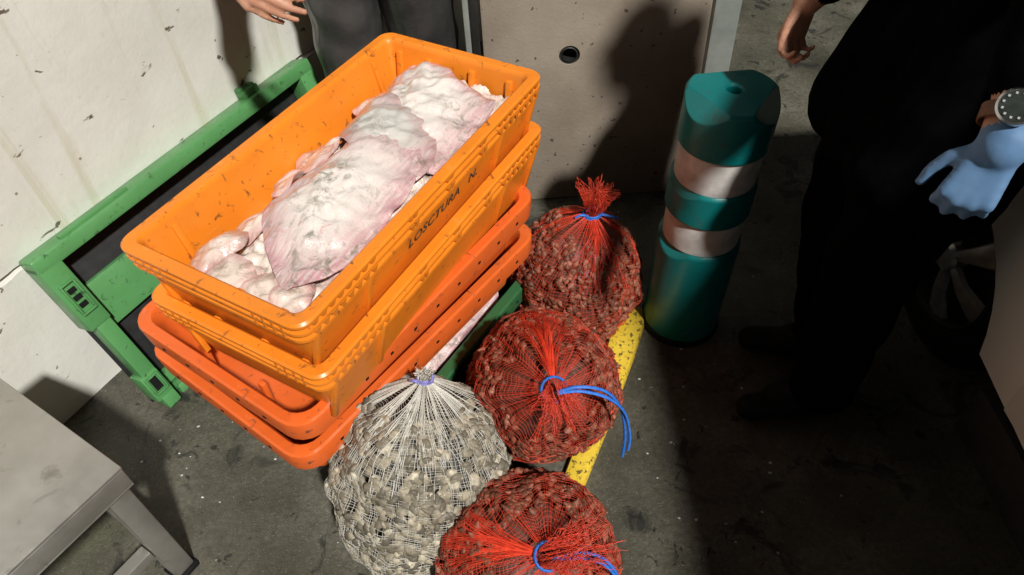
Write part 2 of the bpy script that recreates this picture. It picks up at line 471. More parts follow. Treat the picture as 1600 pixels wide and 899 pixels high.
def fish_crate(loc, rz, label, group, mat, h=.185, Lh=.40, Wh=.21):
    t = thing('fish_crate', loc, rz, label, 'crate', group)
    prof = [(.056, .012), (.030, h - .012), (.026, h - .003), (.022, h), (.004, h), (0, h - .004), (0, h - .009), (.009, h - .011),
            (.010, h - .020), (.001, h - .022), (.001, h - .028), (.011, h - .030), (.012, h - .040), (.004, h - .042), (.004, h - .048),
            (.015, h - .050), (.046, .004), (.054, 0)]
    crate_shell(Lh, Wh, .030, prof).build('shell', mat, t, smooth=32)
    # small webs in the two grooves of the rim
    rb = MB()
    for sy in (-1, 1):
        xs = [s * (.365 - .0215 * k) for s in (-1, 1) for k in range(8)] + [-.10, -.088, .02, .032, .14, .152]
        for x in xs:
            for z0, z1, dd in ((h - .010, h - .023, .006), (h - .029, h - .043, .006)):
                rb.add([(x - .0085, sy * (Wh - .012), z0), (x + .0085, sy * (Wh - .012), z0), (x + .002, sy * (Wh - .012), z1), (x - .002, sy * (Wh - .012), z1),
                        (x - .0085, sy * (Wh - .001), z0), (x + .0085, sy * (Wh - .001), z0), (x + .002, sy * (Wh - .003), z1), (x - .002, sy * (Wh - .003), z1)],
                       [(0, 1, 2, 3), (7, 6, 5, 4), (0, 4, 5, 1), (1, 5, 6, 2), (2, 6, 7, 3), (3, 7, 4, 0)])
    for sx_ in (-1, 1):
        for y in [s * (.165 - .02 * k) for s in (-1, 1) for k in range(4)]:
            for z0, z1 in ((h - .010, h - .023), (h - .029, h - .043)):
                rb.box((sx_ * (Lh - .006), y, (z0 + z1) / 2), (.010, .004, z0 - z1))
    tag(rb.build('rim_webs', mat, t), kind='stuff')
    def wall_rib(x, y, ix, iy, z0, z1, wdt, side, prev=[0]):
        return MB().box((x, y, (z0 + z1) / 2), (wdt if ix else .008, .008 if ix else wdt, z1 - z0))
    # inside ribs, leaning with the wall
    for sx_ in (-1, 1):
        for y in (-.14, -.045, .07, .15):
            r = MB(); y0 = y
            xb, xt = sx_ * (Lh - .054), sx_ * (Lh - .031)
            r.loft([[(xb - sx_ * .010, y0 - .007, .03), (xb + sx_ * .004, y0 - .007, .03), (xb + sx_ * .004, y0 + .007, .03), (xb - sx_ * .010, y0 + .007, .03)],
                    [(xt - sx_ * .008, y0 - .007, h - .022), (xt + sx_ * .004, y0 - .007, h - .022), (xt + sx_ * .004, y0 + .007, h - .022), (xt - sx_ * .008, y0 + .007, h - .022)]])
            r.build('inner_rib', mat, t, bevel=.002)
        for sy in (-1, 1):
            x0 = sx_ * .30
            yb, yt = sy * (Wh - .054), sy * (Wh - .031)
            r = MB()
            r.loft([[(x0 - .007, yb - sy * .010, .03), (x0 + .007, yb - sy * .010, .03), (x0 + .007, yb + sy * .004, .03), (x0 - .007, yb + sy * .004, .03)],
                    [(x0 - .007, yt - sy * .006, h - .022), (x0 + .007, yt - sy * .006, h - .022), (x0 + .007, yt + sy * .004, h - .022), (x0 - .007, yt + sy * .004, h - .022)]])
            r.build('inner_rib', mat, t, bevel=.002)
    # outside buttresses under the rim
    for sy in (-1, 1):
        for x0 in (-.365, -.225, .225, .365):
            r = MB()
            r.loft([[(x0 - .006, sy * (Wh - .050), .008), (x0 + .006, sy * (Wh - .050), .008), (x0 + .006, sy * (Wh - .040), .008), (x0 - .006, sy * (Wh - .040), .008)],
                    [(x0 - .006, sy * (Wh - .020), h - .049), (x0 + .006, sy * (Wh - .020), h - .049), (x0 + .006, sy * (Wh - .005), h - .049), (x0 - .006, sy * (Wh - .005), h - .049)]])
            r.build('outer_rib', mat, t, bevel=.0015)
    return t

def round_crate(loc, rz, label, group, mat, h=.17, Lh=.400, Wh=.258, rim=.024):
    t = thing('round_rim_crate', loc, rz, label, 'crate', group)
    prof = [(.066, .010), (rim + .012, h - .030), (rim + .003, h - .004), (rim, h - .001), (.006, h), (.0015, h - .003), (0, h - .008), (.004, h - .056), (.009, h - .057),
            (.008, h - .030), (rim + .012, h - .034), (.060, .006), (.068, 0)]
    crate_shell(Lh, Wh, .055, prof).build('shell', mat, t, smooth=32)
    # drain holes along the rim: shallow dark studs
    st = MB()
    for k in range(-4, 5):
        for sy in (-1, 1): st.box((k * .075, sy * (Wh - .0025), h - .030), (.008, .004, .006))
    for k in (-2, -1, 0, 1, 2):
        for s in (-1, 1): st.box((s * (Lh - .0025), k * .075, h - .030), (.004, .008, .006))
    tag(st.build('drain_slots', M['black_rubber'], t), kind='stuff')
    for k in (-.09, .09):
        for s in (-1, 1):
            r = MB(); r.box((s * (Lh - .052), k, h * .50), (.012, .018, h * .72)); r.build('inner_rib', mat, t, bevel=.003)
    return t

CB = vec(-.291, 1.177, 0)
def cl(u, v, z=0):
    p = CB + AX * u + BX * v; return (p[0], p[1], z)

c1 = fish_crate(cl(0, 0, .605), YAW, 'topmost orange fish crate, filled with pale skate wings', 'stacked orange crates', M['orange'])
c2 = fish_crate(cl(0, 0, .471), YAW, 'second orange fish crate from the top, ribbed rim, directly under the full one', 'stacked orange crates', M['orange'])
c3 = round_crate(cl(-.017, .076, .325), YAW - R(5), 'third crate from the top, round-rimmed red-orange, its open corner showing', 'stacked orange crates', M['orange_red'])
c4 = round_crate(cl(-.022, .082, .212), YAW - R(7), 'lowest orange crate of the stack, sitting in the green crate', 'stacked orange crates', M['orange_red'])
c5 = round_crate(cl(.06, .085, 0), YAW - R(3), 'dark green crate on the ground at the bottom of the stack', None, M['green_dark'], h=.195, Lh=.385, Wh=.262, rim=.03)

# stencilled letters on the long wall of the top crate
def letters(txt, size, parent, x, z, name):
    cu = bpy.data.curves.new(name, 'FONT'); cu.body = txt; cu.size = size; cu.extrude = .0004
    cu.align_x = 'LEFT'; cu.shear = .12; cu.space_character = 1.06
    o = bpy.data.objects.new(name, cu); COL.objects.link(o)
    dg = bpy.context.evaluated_depsgraph_get()
    me = bpy.data.meshes.new_from_object(o.evaluated_get(dg))
    bpy.data.objects.remove(o)
    o = bpy.data.objects.new(name, me); COL.objects.link(o)
    me.materials.clear(); me.materials.append(M['ink'])
    o.parent = parent
    slope = math.atan2(.031, .131)
    y = -(.21 - .015 - (.135 - z) * .031 / .131) - .0012
    o.location = (x, y, z); o.rotation_euler = (math.pi / 2 + slope, 0, 0)
    return o
letters('LOSCTURA', .034, c1, -.100, .084, 'lettering')
letters('N.', .034, c1, .112, .084, 'lettering')

# ------------------------------------------------------------------ fish
def set_attr(o, name, vals):
    a = o.data.attributes.new(name, 'FLOAT', 'POINT')
    a.data.foreach_set('value', np.asarray(vals, dtype=np.float32))

def heap(x, y):
    """height of the heap above the crate floor, crate coordinates"""
    p = np.stack([np.asarray(x), np.asarray(y), 0 * np.asarray(x)], -1)
    return (.122 + .042 * np.exp(-((p[..., 0] - .10) / .20) ** 2 - (p[..., 1] / .11) ** 2) + .030 * np.exp(-((p[..., 0] + .14) / .13) ** 2 - ((p[..., 1] + .03) / .08) ** 2)
            + .026 * np.exp(-((p[..., 0] - .32) / .10) ** 2) - .030 * smoothstep(.05, .15, p[..., 1]) + .004 * smoothstep(-.22, -.36, p[..., 0]))

def spline_closed(pts, n):
    pts = np.array(pts, float); m = len(pts); out = []
    for k in range(n):
        t = k * m / n; i = int(t); f = t - i
        p0, p1, p2, p3 = (pts[(i + d) % m] for d in (-1, 0, 1, 2))
        out.append(.5 * (2 * p1 + (p2 - p0) * f + (2 * p0 - 5 * p1 + 4 * p2 - p3) * f * f + (3 * p1 - p0 - 3 * p2 + p3) * f ** 3))
    return np.array(out)

def ray_wing(name, outline, lift, thick, mat, seed, label, cat='fish', group=None, edge=.0, wr=.006, zbase=.605, hf=heap, par=None, n=110, rings=30):
    o2 = spline_closed(outline, n)
    c = o2.mean(0)
    V = []; rim = []
    def surf(s, top):
        q = c + (o2 - c) * s
        z = hf(q[:, 0], q[:, 1]) + lift
        prof = (1 - s ** 2.4) * thick
        ang = np.linspace(0, 2 * math.pi, n, endpoint=False)
        wob = vnoise(np.stack([q[:, 0], q[:, 1], 0 * q[:, 0] + seed], -1), 38, seed) * wr + vnoise(np.stack([q[:, 0], q[:, 1], 0 * q[:, 0]], -1), 90, seed) * wr * .45
        curl = edge * s ** 4 * np.sin(3 * ang + seed)
        z = z + wob + curl + (prof if top else -prof * .4 - .0025)
        return np.column_stack([q, z])
    ss = np.linspace(.02, 1, rings)
    R_ = []
    for s in ss: R_.append(surf(s, True)); rim += [s] * n
    for s in ss[::-3]: R_.append(surf(s * .995, False)); rim += [s] * n
    b = MB(); b.loft([[tuple(p) for p in r] for r in R_])
    o = b.build(name, mat, par, smooth=60)
    set_attr(o, 'rim', rim)
    if par is None:
        o.location = cl(0, 0, zbase); o.rotation_euler = (0, 0, YAW)
    if label: tag(o, label, cat, group)
    return o

# loose flesh that fills the crate
xs = np.linspace(-.352, .352, 110); ys = np.linspace(-.162, .162, 56)
X, Y = np.meshgrid(xs, ys)
P3 = np.stack([X, Y, 0 * X], -1)
Z = heap(X, Y) - .022 + .014 * np.abs(vnoise(P3, 42, 2)) + .007 * vnoise(P3, 95, 3) + .004 * vnoise(P3, 190, 4)
Z = Z - .02 * smoothstep(.10, .162, Y)
b = MB()
b.add([tuple(v) for v in np.stack([X, Y, Z], -1).reshape(-1, 3)], [(j * 110 + i, j * 110 + i + 1, (j + 1) * 110 + i + 1, (j + 1) * 110 + i) for j in range(55) for i in range(109)])
o = b.build('fish_trimmings', M['flesh'], None, smooth=80)
set_attr(o, 'rim', np.clip(vnoise(P3, 30, 9).reshape(-1) * .8 + .2, 0, 1))
o.location = cl(0, 0, .605); o.rotation_euler = (0, 0, YAW)
tag(o, 'bed of pale skinned fish trimmings under the skate wings in the top crate', 'fish', kind='stuff')

ray_wing('skate_wing', [(.385, .125), (.365, .045), (.325, -.05), (.305, -.12), (.28, -.155), (.18, -.160), (.07, -.155), (.06, -.05), (.10, .06), (.18, .10), (.27, .125), (.335, .135)],
         .004, .016, M['ray'], 1, 'pale pink-edged skate wing with pointed tip at the far end of the top crate', group='skate wings in the top crate', edge=.006, wr=.0085)
ray_wing('skate_wing', [(.02, .03), (.08, .105), (.17, .115), (.20, .03), (.17, -.06), (.10, -.125), (.02, -.135), (-.02, -.05)],
         .014, .016, M['ray_grey'], 2, 'greyish skate wing folded across the middle of the top crate', group='skate wings in the top crate', edge=.005, wr=.0065)
ray_wing('skate_wing', [(-.185, .068), (-.255, .005), (-.318, -.085), (-.312, -.112), (-.262, -.145), (-.18, -.158), (-.09, -.150), (0, -.140), (.085, -.10), (.11, -.02), (.05, .028), (-.06, .040), (-.13, .052)],
         .020, .014, M['ray'], 3, 'broad skate wing with purple-pink fringe, nearest in the top crate', group='skate wings in the top crate', edge=.004, wr=.0055)
ray_wing('skate_piece', [(-.355, .115), (-.30, .140), (-.235, .125), (-.228, .085), (-.26, .045), (-.31, .060), (-.352, .065)], .012, .022, M['flesh'], 4,
         'flat slab of pink flesh in the near left corner of the top crate', group='fish pieces in the top crate', wr=.005, n=60, rings=16)
lump_lab = ['round pale lump of flesh beside the middle of the left crate wall', 'small pale lump tucked against the greyish wing', 'small pink lump halfway along the left crate wall',
            'curled pink flap beside the nearest skate wing', 'white scrap between far skate wing and left crate wall', 'pale lump behind the slab in the near corner',
            'creamy scrap in front of the nearest skate wing', 'pinkish scrap at the near end wall of the top crate']
for k, (u, v, r) in enumerate([(.01, .115, .036), (.055, .105, .022), (-.075, .120, .022), (-.205, .085, .034), (.21, .128, .024), (-.335, .02, .034), (-.335, -.055, .032), (-.333, -.115, .030)]):
    r *= 1.35
    poly = [(u + r * (1 + .3 * math.sin(a * 2 + k)) * math.cos(a) * 1.25, v + r * (1 + .25 * math.cos(3 * a + k)) * math.sin(a)) for a in np.linspace(0, 2 * math.pi, 9)[:-1]]
    ray_wing('fish_scrap', poly, .002 + .003 * (k % 3), r * .26, M['flesh'], 10 + k, lump_lab[k], group='fish pieces in the top crate', wr=.0065, edge=.006, n=64, rings=22)

# skate lying in the green crate, its belly showing below the orange stack
def flat_heap(x, y): return .150 + .006 * np.sin(np.asarray(x) * 23) + 0 * np.asarray(y)
o = ray_wing('skate_wing', [(-.30, -.17), (-.20, -.205), (-.05, -.200), (.10, -.205), (.26, -.195), (.30, -.08), (.10, .05), (-.2, .03)], 0, .02, M['ray'], 21,
             'white skate belly showing in the green crate under the orange stack', wr=.006, hf=flat_heap, par=None, zbase=0)
o.location = cl(.03, .085, 0.0); o.rotation_euler = (0, 0, YAW - R(3))

# ------------------------------------------------------------------ green tray leaning on the wall
tr = thing('green_tray', (-.945, 1.135, 0), YAW, 'green plastic tray with slotted rim standing on edge against the white wall', 'tray')
LEAN = R(-20)
TM = Matrix.Rotation(LEAN, 4, 'X')
LX, LZ = .97, .52
def tp(name, mb, bevel=.004, parent=tr):
    o = mb.build(name, M['green'], parent, bevel=bevel)
    if parent is tr: o.rotation_euler = (LEAN, 0, 0)
    return o
bp = MB().box((LX / 2, .056, LZ / 2), (LX - .02, .006, LZ - .02)).build('backing_sheet', M['dark_trim'], tr, bevel=.001); bp.rotation_euler = (LEAN, 0, 0)
tp('crossbar', MB().box((LX / 2, .040, .325), (LX - .09, .022, .125)), .003)
tp('crossbar', MB().box((LX / 2, .044, .055), (LX - .12, .018, .040)), .003)
tp('top_rim', MB().box((LX / 2, .020, LZ - .018), (LX, .072, .040)), .007)
tp('bottom_rim', MB().box((LX / 2, .028, .016), (LX - .14, .052, .030)), .006)
for s, x in ((-1, .030), (1, LX - .030)):
    b = MB()
    b.box((x, .020, .405), (.060, .070, .200))
    b.box((x + s * .006 * -1, .014, .215), (.042, .054, .185))
    b.box((x, .012, .085), (.052, .060, .085))
    b.box((x - s * .004, .002, .030), (.040, .050, .040))
    o = b.build('side_rim', M['green'], tr, bevel=.005); o.rotation_euler = (LEAN, 0, 0)
    for z, lz in ((.395, .085), (.092, .05)):
        fr = MB()
        for dx_, dz_, wx, wz in ((-.017, 0, .005, lz), (.017, 0, .005, lz), (0, -lz / 2, .039, .005), (0, lz / 2, .039, .005)):
            fr.box((x + dx_, -.018 if z > .2 else -.021, z + dz_), (wx, .010, wz))
        fo = fr.build('slot_frame', M['green'], o, bevel=.001)
        so = MB()
        for q in (-1, 0, 1): so.box((x, -.0165 if z > .2 else -.0195, z + q * lz * .25), (.020, .004, .012))
        so.build('slot', M['black_rubber'], o)
# clip on the top edge near the far end
b = MB(); b.box((.755, .026, LZ + .012), (.055, .040, .022)); b.box((.735, .030, LZ + .026), (.016, .030, .014)); b.box((.775, .030, LZ + .024), (.012, .030, .010))
tp('clip', b, .003)
b = MB(); b.box((.19, .000, LZ + .006), (.20, .020, .012)); tp('top_lip', b, .003)

# ------------------------------------------------------------------ net bags
def bag(name, label, centre, R0, H, tilt_az, tilt, prof, netmat, shellmat, coremat, shell, seed, cordmat, tails, squash=(1, 1), tuft=.075, n_mer=124, n_ring=62, n_shell=1500,
        strand=.00034, gather=None, rot=0, group=None, shsize=.017, tuft_bend=(0, 0, 0), folds=.10, cat='bag'):
    rg = np.random.default_rng(seed)
    t = thing(name, (centre[0], centre[1], 0), 0, label, cat, group)
    axis = Vector((math.sin(tilt) * math.cos(tilt_az), math.sin(tilt) * math.sin(tilt_az), math.cos(tilt)))
    Rm = np.array((Vector((0, 0, 1)).rotation_difference(axis)).to_matrix())
    pr = np.array(prof, float)
    # dense profile along arc length
    m = 400
    tt = np.linspace(0, len(pr) - 1, m); idx = np.clip(tt.astype(int), 0, len(pr) - 2); f = tt - idx
    ext = np.vstack([2 * pr[0] - pr[1], pr, 2 * pr[-1] - pr[-2]])
    P0, P1, P2, P3_ = ext[idx], ext[idx + 1], ext[idx + 2], ext[idx + 3]
    ff = f[:, None]
    pd = .5 * (2 * P1 + (P2 - P0) * ff + (2 * P0 - 5 * P1 + 4 * P2 - P3_) * ff ** 2 + (3 * P1 - P0 - 3 * P2 + P3_) * ff ** 3)
    arc = np.concatenate([[0], np.cumsum(np.hypot(np.diff(pd[:, 0]) * R0, np.diff(pd[:, 1]) * H))]); arc /= arc[-1]
    def S(phi, v, scale=1.0, raw=False):
        phi = np.asarray(phi, float); v = np.asarray(v, float)
        r = np.interp(v, arc, pd[:, 0]) * R0 * scale; h = (np.interp(v, arc, pd[:, 1])) * H
        h = (h - H * .45) * scale + H * .45
        near = smoothstep(.55, .95, v)
        r = r * (1 + folds * near * np.sin(5 * phi + seed) + folds * .6 * near * np.sin(11 * phi + 2 * seed))
        p = np.stack([r * np.cos(phi) * squash[0], r * np.sin(phi) * squash[1], h], -1)
        lum = vnoise(p, 9, seed + 1) * .013 + vnoise(p, 30, seed) * .010 + vnoise(p, 62, seed + 3) * .005
        rad = p.copy(); rad[..., 2] -= H * .45
        rad /= np.linalg.norm(rad, axis=-1, keepdims=True) + 1e-6
        p = p + rad * (lum * (1 - near) * (1 - .5 * raw))[..., None]
        if rot:
            c_, s_ = math.cos(rot), math.sin(rot)
            p = np.stack([p[..., 0] * c_ - p[..., 1] * s_, p[..., 0] * s_ + p[..., 1] * c_, p[..., 2]], -1)
        p[..., 2] -= H * .45
        p = p @ Rm.T
        p[..., 2] += zc
        zz = p[..., 2]
        lo = .004 + .003 * (1 - scale) * 10
        p[..., 2] = np.where(zz < .03, lo + (.03 - lo) * np.exp((np.minimum(zz, .03) - .03) / .03), zz)   # settles on the ground
        return p
    zc = 0
    raw = S(*np.meshgrid(np.linspace(0, 6.28, 40), np.linspace(0, .9, 40)))
    # height so that the bag rests on the ground with a flattened base
    ph, vv = np.meshgrid(np.linspace(0, 6.28, 40), np.linspace(0, .9, 40))
    r = np.interp(vv, arc, pd[:, 0]) * R0; h = np.interp(vv, arc, pd[:, 1]) * H
    q = np.stack([r * np.cos(ph), r * np.sin(ph), h - H * .45], -1) @ Rm.T
    zc = -q[..., 2].min() - .012
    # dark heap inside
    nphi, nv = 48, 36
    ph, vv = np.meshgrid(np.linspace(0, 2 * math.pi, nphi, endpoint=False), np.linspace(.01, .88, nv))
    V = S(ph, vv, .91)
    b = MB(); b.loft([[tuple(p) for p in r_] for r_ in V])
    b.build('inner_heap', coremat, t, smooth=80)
    # shells
    shv, shf = shell
    ns = len(shv)
    phi = rg.uniform(0, 2 * math.pi, n_shell * 2); v = rg.uniform(.04, .86, n_shell * 2)
    keep = rg.uniform(0, 1, n_shell * 2) < np.interp(v, arc, pd[:, 0]) / pd[:, 0].max()
    phi, v = phi[keep][:n_shell], v[keep][:n_shell]
    C0 = S(phi, v, .972); e = 1e-2
    Tn = S(phi + e, v, .972) - S(phi - e, v, .972); Tv = S(phi, v + e, .972) - S(phi, v - e, .972)
    Nn = np.cross(Tn, Tv); Nn /= np.linalg.norm(Nn, axis=1, keepdims=True) + 1e-9
    Nn += rg.normal(0, .38, Nn.shape); Nn /= np.linalg.norm(Nn, axis=1, keepdims=True)
    A = np.cross(Nn, rg.normal(0, 1, Nn.shape)); A /= np.linalg.norm(A, axis=1, keepdims=True)
    B_ = np.cross(Nn, A)
    sz = rg.uniform(.78, 1.2, len(phi)) * shsize
    VV = C0[:, None, :] + sz[:, None, None] * (shv[None, :, 0, None] * A[:, None, :] + shv[None, :, 1, None] * B_[:, None, :] + shv[None, :, 2, None] * Nn[:, None, :])
    VV[..., 2] = np.maximum(VV[..., 2], .003)
    Fs = [tuple(i + k * ns for i in f_) for k in range(len(phi)) for f_ in shf]
    b = MB(); b.v = [tuple(p) for p in VV.reshape(-1, 3)]; b.f = Fs; b.m = [0] * len(Fs)
    me = bpy.data.meshes.new('shells'); me.from_pydata(b.v, [], b.f); me.materials.append(shellmat); me.shade_smooth()
    o = bpy.data.objects.new('shells', me); COL.objects.link(o); o.parent = t
    set_attr(o, 'tint', np.repeat(rg.beta(1.6, 1.9, len(phi)), ns)); tag(o, kind='stuff')
    # net
    nb_v = []; nb_f = []; off = 0
    def ribbons(PP, closed, rad):
        nonlocal off
        # PP (k, n, 3): k strands of n points -> three-sided tubes
        k, n, _ = PP.shape
        T = np.roll(PP, -1, 1) - np.roll(PP, 1, 1)
        if not closed: T[:, 0] = PP[:, 1] - PP[:, 0]; T[:, -1] = PP[:, -1] - PP[:, -2]
        T /= np.linalg.norm(T, axis=-1, keepdims=True) + 1e-9
        O_ = PP - np.array([0, 0, zc]); O_ = O_ - T * (O_ * T).sum(-1, keepdims=True); O_ /= np.linalg.norm(O_, axis=-1, keepdims=True) + 1e-9
        Q = np.cross(T, O_)
        rr = np.asarray(rad)
        if rr.ndim == 1: rr = rr[None, :, None]
        W = np.stack([PP + (O_ * math.cos(a) + Q * math.sin(a)) * rr for a in (0, 2.094, 4.189)], 2)   # k,n,3,3
        nb_v.append(W.reshape(-1, 3))
        base = (np.arange(k)[:, None, None] * n + np.arange(n if closed else n - 1)[None, :, None]) * 3
        nxt = (np.arange(k)[:, None, None] * n + ((np.arange(n if closed else n - 1) + 1) % n)[None, :, None]) * 3
        a3 = np.arange(3)[None, None, :]; b3 = (a3 + 1) % 3
        Fq = np.stack([base + a3, base + b3, nxt + b3, nxt + a3], -1).reshape(-1, 4) + off
        nb_f.append(Fq); off += k * n * 3
    nv = 110
    phm = np.linspace(0, 2 * math.pi, n_mer, endpoint=False) + rg.normal(0, .012, n_mer)
    vv = np.linspace(.03, 1, nv)
    npl = 9; pleat = (np.round(phm / (2 * math.pi) * npl + .13 * seed) - .13 * seed) * 2 * math.pi / npl + .10 * np.sin(7 * phm + seed) + rg.normal(0, .05, n_mer)
    PH = phm[:, None] + .05 * np.sin(3 * phm + seed)[:, None] * vv[None, :] ** 3 + (pleat[:, None] - phm[:, None]) * (smoothstep(.40, .97, vv))[None, :] * (.34 + .28 * np.sin(2 * phm + seed))[:, None] + .010 * np.sin(vv[None, :] * 30 + phm[:, None] * 9) 
    MP = S(PH, np.broadcast_to(vv[None, :], PH.shape))
    # tuft beyond the neck
    neck = MP[:, -1].mean(0); ax = np.array(axis)
    nt_ = 26
    s = np.linspace(0, 1, nt_)[None, :, None]
    side = MP[:, -1] - neck; side /= np.linalg.norm(side, axis=1, keepdims=True) + 1e-9
    ln = tuft * rg.uniform(.7, 1.15, n_mer)[:, None, None]
    bend = np.array(tuft_bend, float)[None, None, :]
    fl = (rg.uniform(-.25, .65, n_mer))[:, None, None]
    TP = MP[:, -1][:, None, :] + ax[None, None, :] * ln * s * .8 + side[:, None, :] * ln * fl * s ** 1.4 + bend * s ** 1.8 * tuft
    TP = TP + vnoise(TP + rg.normal(0, .002, (n_mer, 1, 3)), 130, seed)[..., None] * side[:, None, :] * .007 * s + rg.normal(0, .0012, TP.shape) * s
    rads = np.concatenate([strand * (1 + .45 * smoothstep(.72, 1, vv)), np.full(nt_ - 1, strand * 1.5)])
    ribbons(np.concatenate([MP, TP[:, 1:]], 1), False, rads)
    vr = np.linspace(.05, .985, n_ring) + rg.normal(0, .002, n_ring)
    pr_ = np.linspace(0, 2 * math.pi, 150, endpoint=False)
    VR = vr[:, None] + .010 * np.sin(3 * pr_ + seed + vr[:, None] * 4) + .004 * np.sin(9 * pr_ + 20 * vr[:, None])
    RP = S(np.broadcast_to(pr_[None, :], VR.shape), np.clip(VR, .02, .998), 1.003)
    ribbons(RP, True, np.full(150, strand * .9))
    if gather:
        g0, gw, gn, gv = gather
        gp = g0 + rg.normal(0, gw, gn)
        gvv = np.linspace(0, 1, 70)
        v0_ = gv + rg.uniform(0, .22, gn)
        GV = v0_[:, None] + (.995 - v0_[:, None]) * gvv[None, :]
        GP = gp[:, None] + (g0 + (gp - g0) * .45)[:, None] * 0 + (-(gp - g0) * .55)[:, None] * smoothstep(.1, .9, gvv)[None, :] + .03 * np.sin(9 * gvv[None, :] + gp[:, None] * 20)
        ribbons(S(GP, GV, 1.004 + .012 * rg.uniform(0, 1, (gn, 1))), False, np.full(70, strand * 1.45))
    # rings of the tuft
    TR = np.swapaxes(TP[:, 4::3], 0, 1).copy()
    ribbons(TR, True, np.full(n_mer, strand))
    V = np.concatenate(nb_v); Fq = np.concatenate(nb_f)
    me = bpy.data.meshes.new('net'); me.from_pydata(V.tolist(), [], Fq.tolist()); me.materials.append(netmat); me.shade_smooth()
    o = bpy.data.objects.new('net', me); COL.objects.link(o); o.parent = t
    # cord round the neck, with tails
    b = MB()
    nr = max(.010, float(np.linalg.norm(MP[:, -2] - neck, axis=1).mean()))
    e1 = np.cross(ax, [0, 0, 1.0]) if abs(ax[2]) < .95 else np.array([1.0, 0, 0]); e1 /= np.linalg.norm(e1); e2 = np.cross(ax, e1)
    b.tube([tuple(neck + ax * (-.004 + .003 * k / 16) + (e1 * math.cos(k * math.pi / 8) + e2 * math.sin(k * math.pi / 8)) * (nr + .002)) for k in range(49)], .0026, 6)
    b.build('cord', cordmat, t, smooth=60)
    for tl in tails:
        tp_ = [Vector(neck) + Vector(x) for x in tl]
        sm = []
        for i in range(len(tp_) - 1):
            p0, p1, p2, p3 = tp_[max(i - 1, 0)], tp_[i], tp_[i + 1], tp_[min(i + 2, len(tp_) - 1)]
            for f_ in np.linspace(0, 1, 6, endpoint=False):
                sm.append(.5 * (2 * p1 + (p2 - p0) * f_ + (2 * p0 - 5 * p1 + 4 * p2 - p3) * f_ ** 2 + (3 * p1 - p0 - 3 * p2 + p3) * f_ ** 3))
        sm.append(tp_[-1])
        b = MB(); b.tube(sm, .0034, 6); b.build('cord_tail', cordmat, t, smooth=60)
    return t

def clam_shape():
    V = []; Fs = []; n, m_ = 12, 7
    for i in range(m_):
        th = math.pi * i / (m_ - 1)
        for j in range(n):
            a = 2 * math.pi * j / n
            r = math.sin(th)
            x, y, z = r * math.cos(a), r * math.sin(a), math.cos(th)
            V.append((x * 1.05 - .12 * y * y, y * .85, z * .46 * (1 - .25 * x)))
    for i in range(m_ - 1):
        for j in range(n):
            Fs.append((i * n + j, i * n + (j + 1) % n, (i + 1) * n + (j + 1) % n, (i + 1) * n + j))
    return np.array(V), Fs
def snail_shape():
    V = []; Fs = []; n = 10
    pr = [(.02, 1.5), (.20, 1.15), (.27, 1.05), (.25, .95), (.45, .62), (.52, .50), (.48, .42), (.72, .05), (.74, -.15), (.62, -.5), (.35, -.85), (.16, -1.15), (.04, -1.3)]
    for k, (r, z) in enumerate(pr):
        for j in range(n):
            a = 2 * math.pi * j / n
            rr = r * (1 + .10 * math.cos(3 * a + k))
            V.append((z * .82, rr * math.cos(a), rr * .85 * math.sin(a)))
    for i in range(len(pr) - 1):
        for j in range(n):
            Fs.append((i * n + j, i * n + (j + 1) % n, (i + 1) * n + (j + 1) % n, (i + 1) * n + j))
    return np.array(V), Fs
CLAM, SNAIL = clam_shape(), snail_shape()

PROF = [(.0, .0), (.55, .01), (.86, .10), (1.0, .30), (.98, .50), (.84, .70), (.58, .86), (.27, .955), (.10, 1.0)]
PROF_W = [(.0, .0), (.55, .01), (.80, .11), (.93, .28), (1.0, .47), (.95, .64), (.70, .82), (.34, .945), (.05, 1.02)]
GR = 'red net bags of brown shells'
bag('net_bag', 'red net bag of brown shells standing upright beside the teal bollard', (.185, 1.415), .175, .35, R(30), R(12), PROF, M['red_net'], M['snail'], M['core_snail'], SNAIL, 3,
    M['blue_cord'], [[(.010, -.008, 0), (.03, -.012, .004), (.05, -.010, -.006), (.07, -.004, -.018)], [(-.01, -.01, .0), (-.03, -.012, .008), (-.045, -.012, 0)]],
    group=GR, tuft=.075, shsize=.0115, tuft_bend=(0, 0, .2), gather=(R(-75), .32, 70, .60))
bag('net_bag', 'middle red net bag, its tied neck flopped forward with a long blue cord', (.055, .980), .170, .54, R(-86), R(36), PROF, M['red_net'], M['snail'], M['core_snail'], SNAIL, 5,
    M['blue_cord'], [[(.006, -.010, .006), (.045, -.010, .018), (.095, -.006, -.006), (.130, -.004, -.070), (.143, -.016, -.150), (.140, -.030, -.215)], [(.006, -.012, .004), (.050, -.016, .012), (.102, -.014, -.020), (.138, -.010, -.080), (.152, -.020, -.150), (.150, -.030, -.190)]],
    group=GR, tuft=.065, shsize=.0115, tuft_bend=(.2, -.1, -.9), gather=(R(92), .27, 130, .52))
bag('net_bag', 'nearest red net bag, cut off by the bottom of the picture', (.005, .605), .185, .35, R(-66), R(22), PROF, M['red_net'], M['snail'], M['core_snail'], SNAIL, 8,
    M['blue_cord'], [[(.006, -.010, .008), (.045, -.004, .016), (.090, -.004, -.004), (.122, -.012, -.060), (.136, -.026, -.140)], [(.006, -.010, .006), (.050, -.012, .012), (.098, -.014, -.016), (.130, -.024, -.080)]],
    group=GR, tuft=.07, shsize=.0115, tuft_bend=(.9, .3, -.3), gather=(R(165), .26, 130, .50))
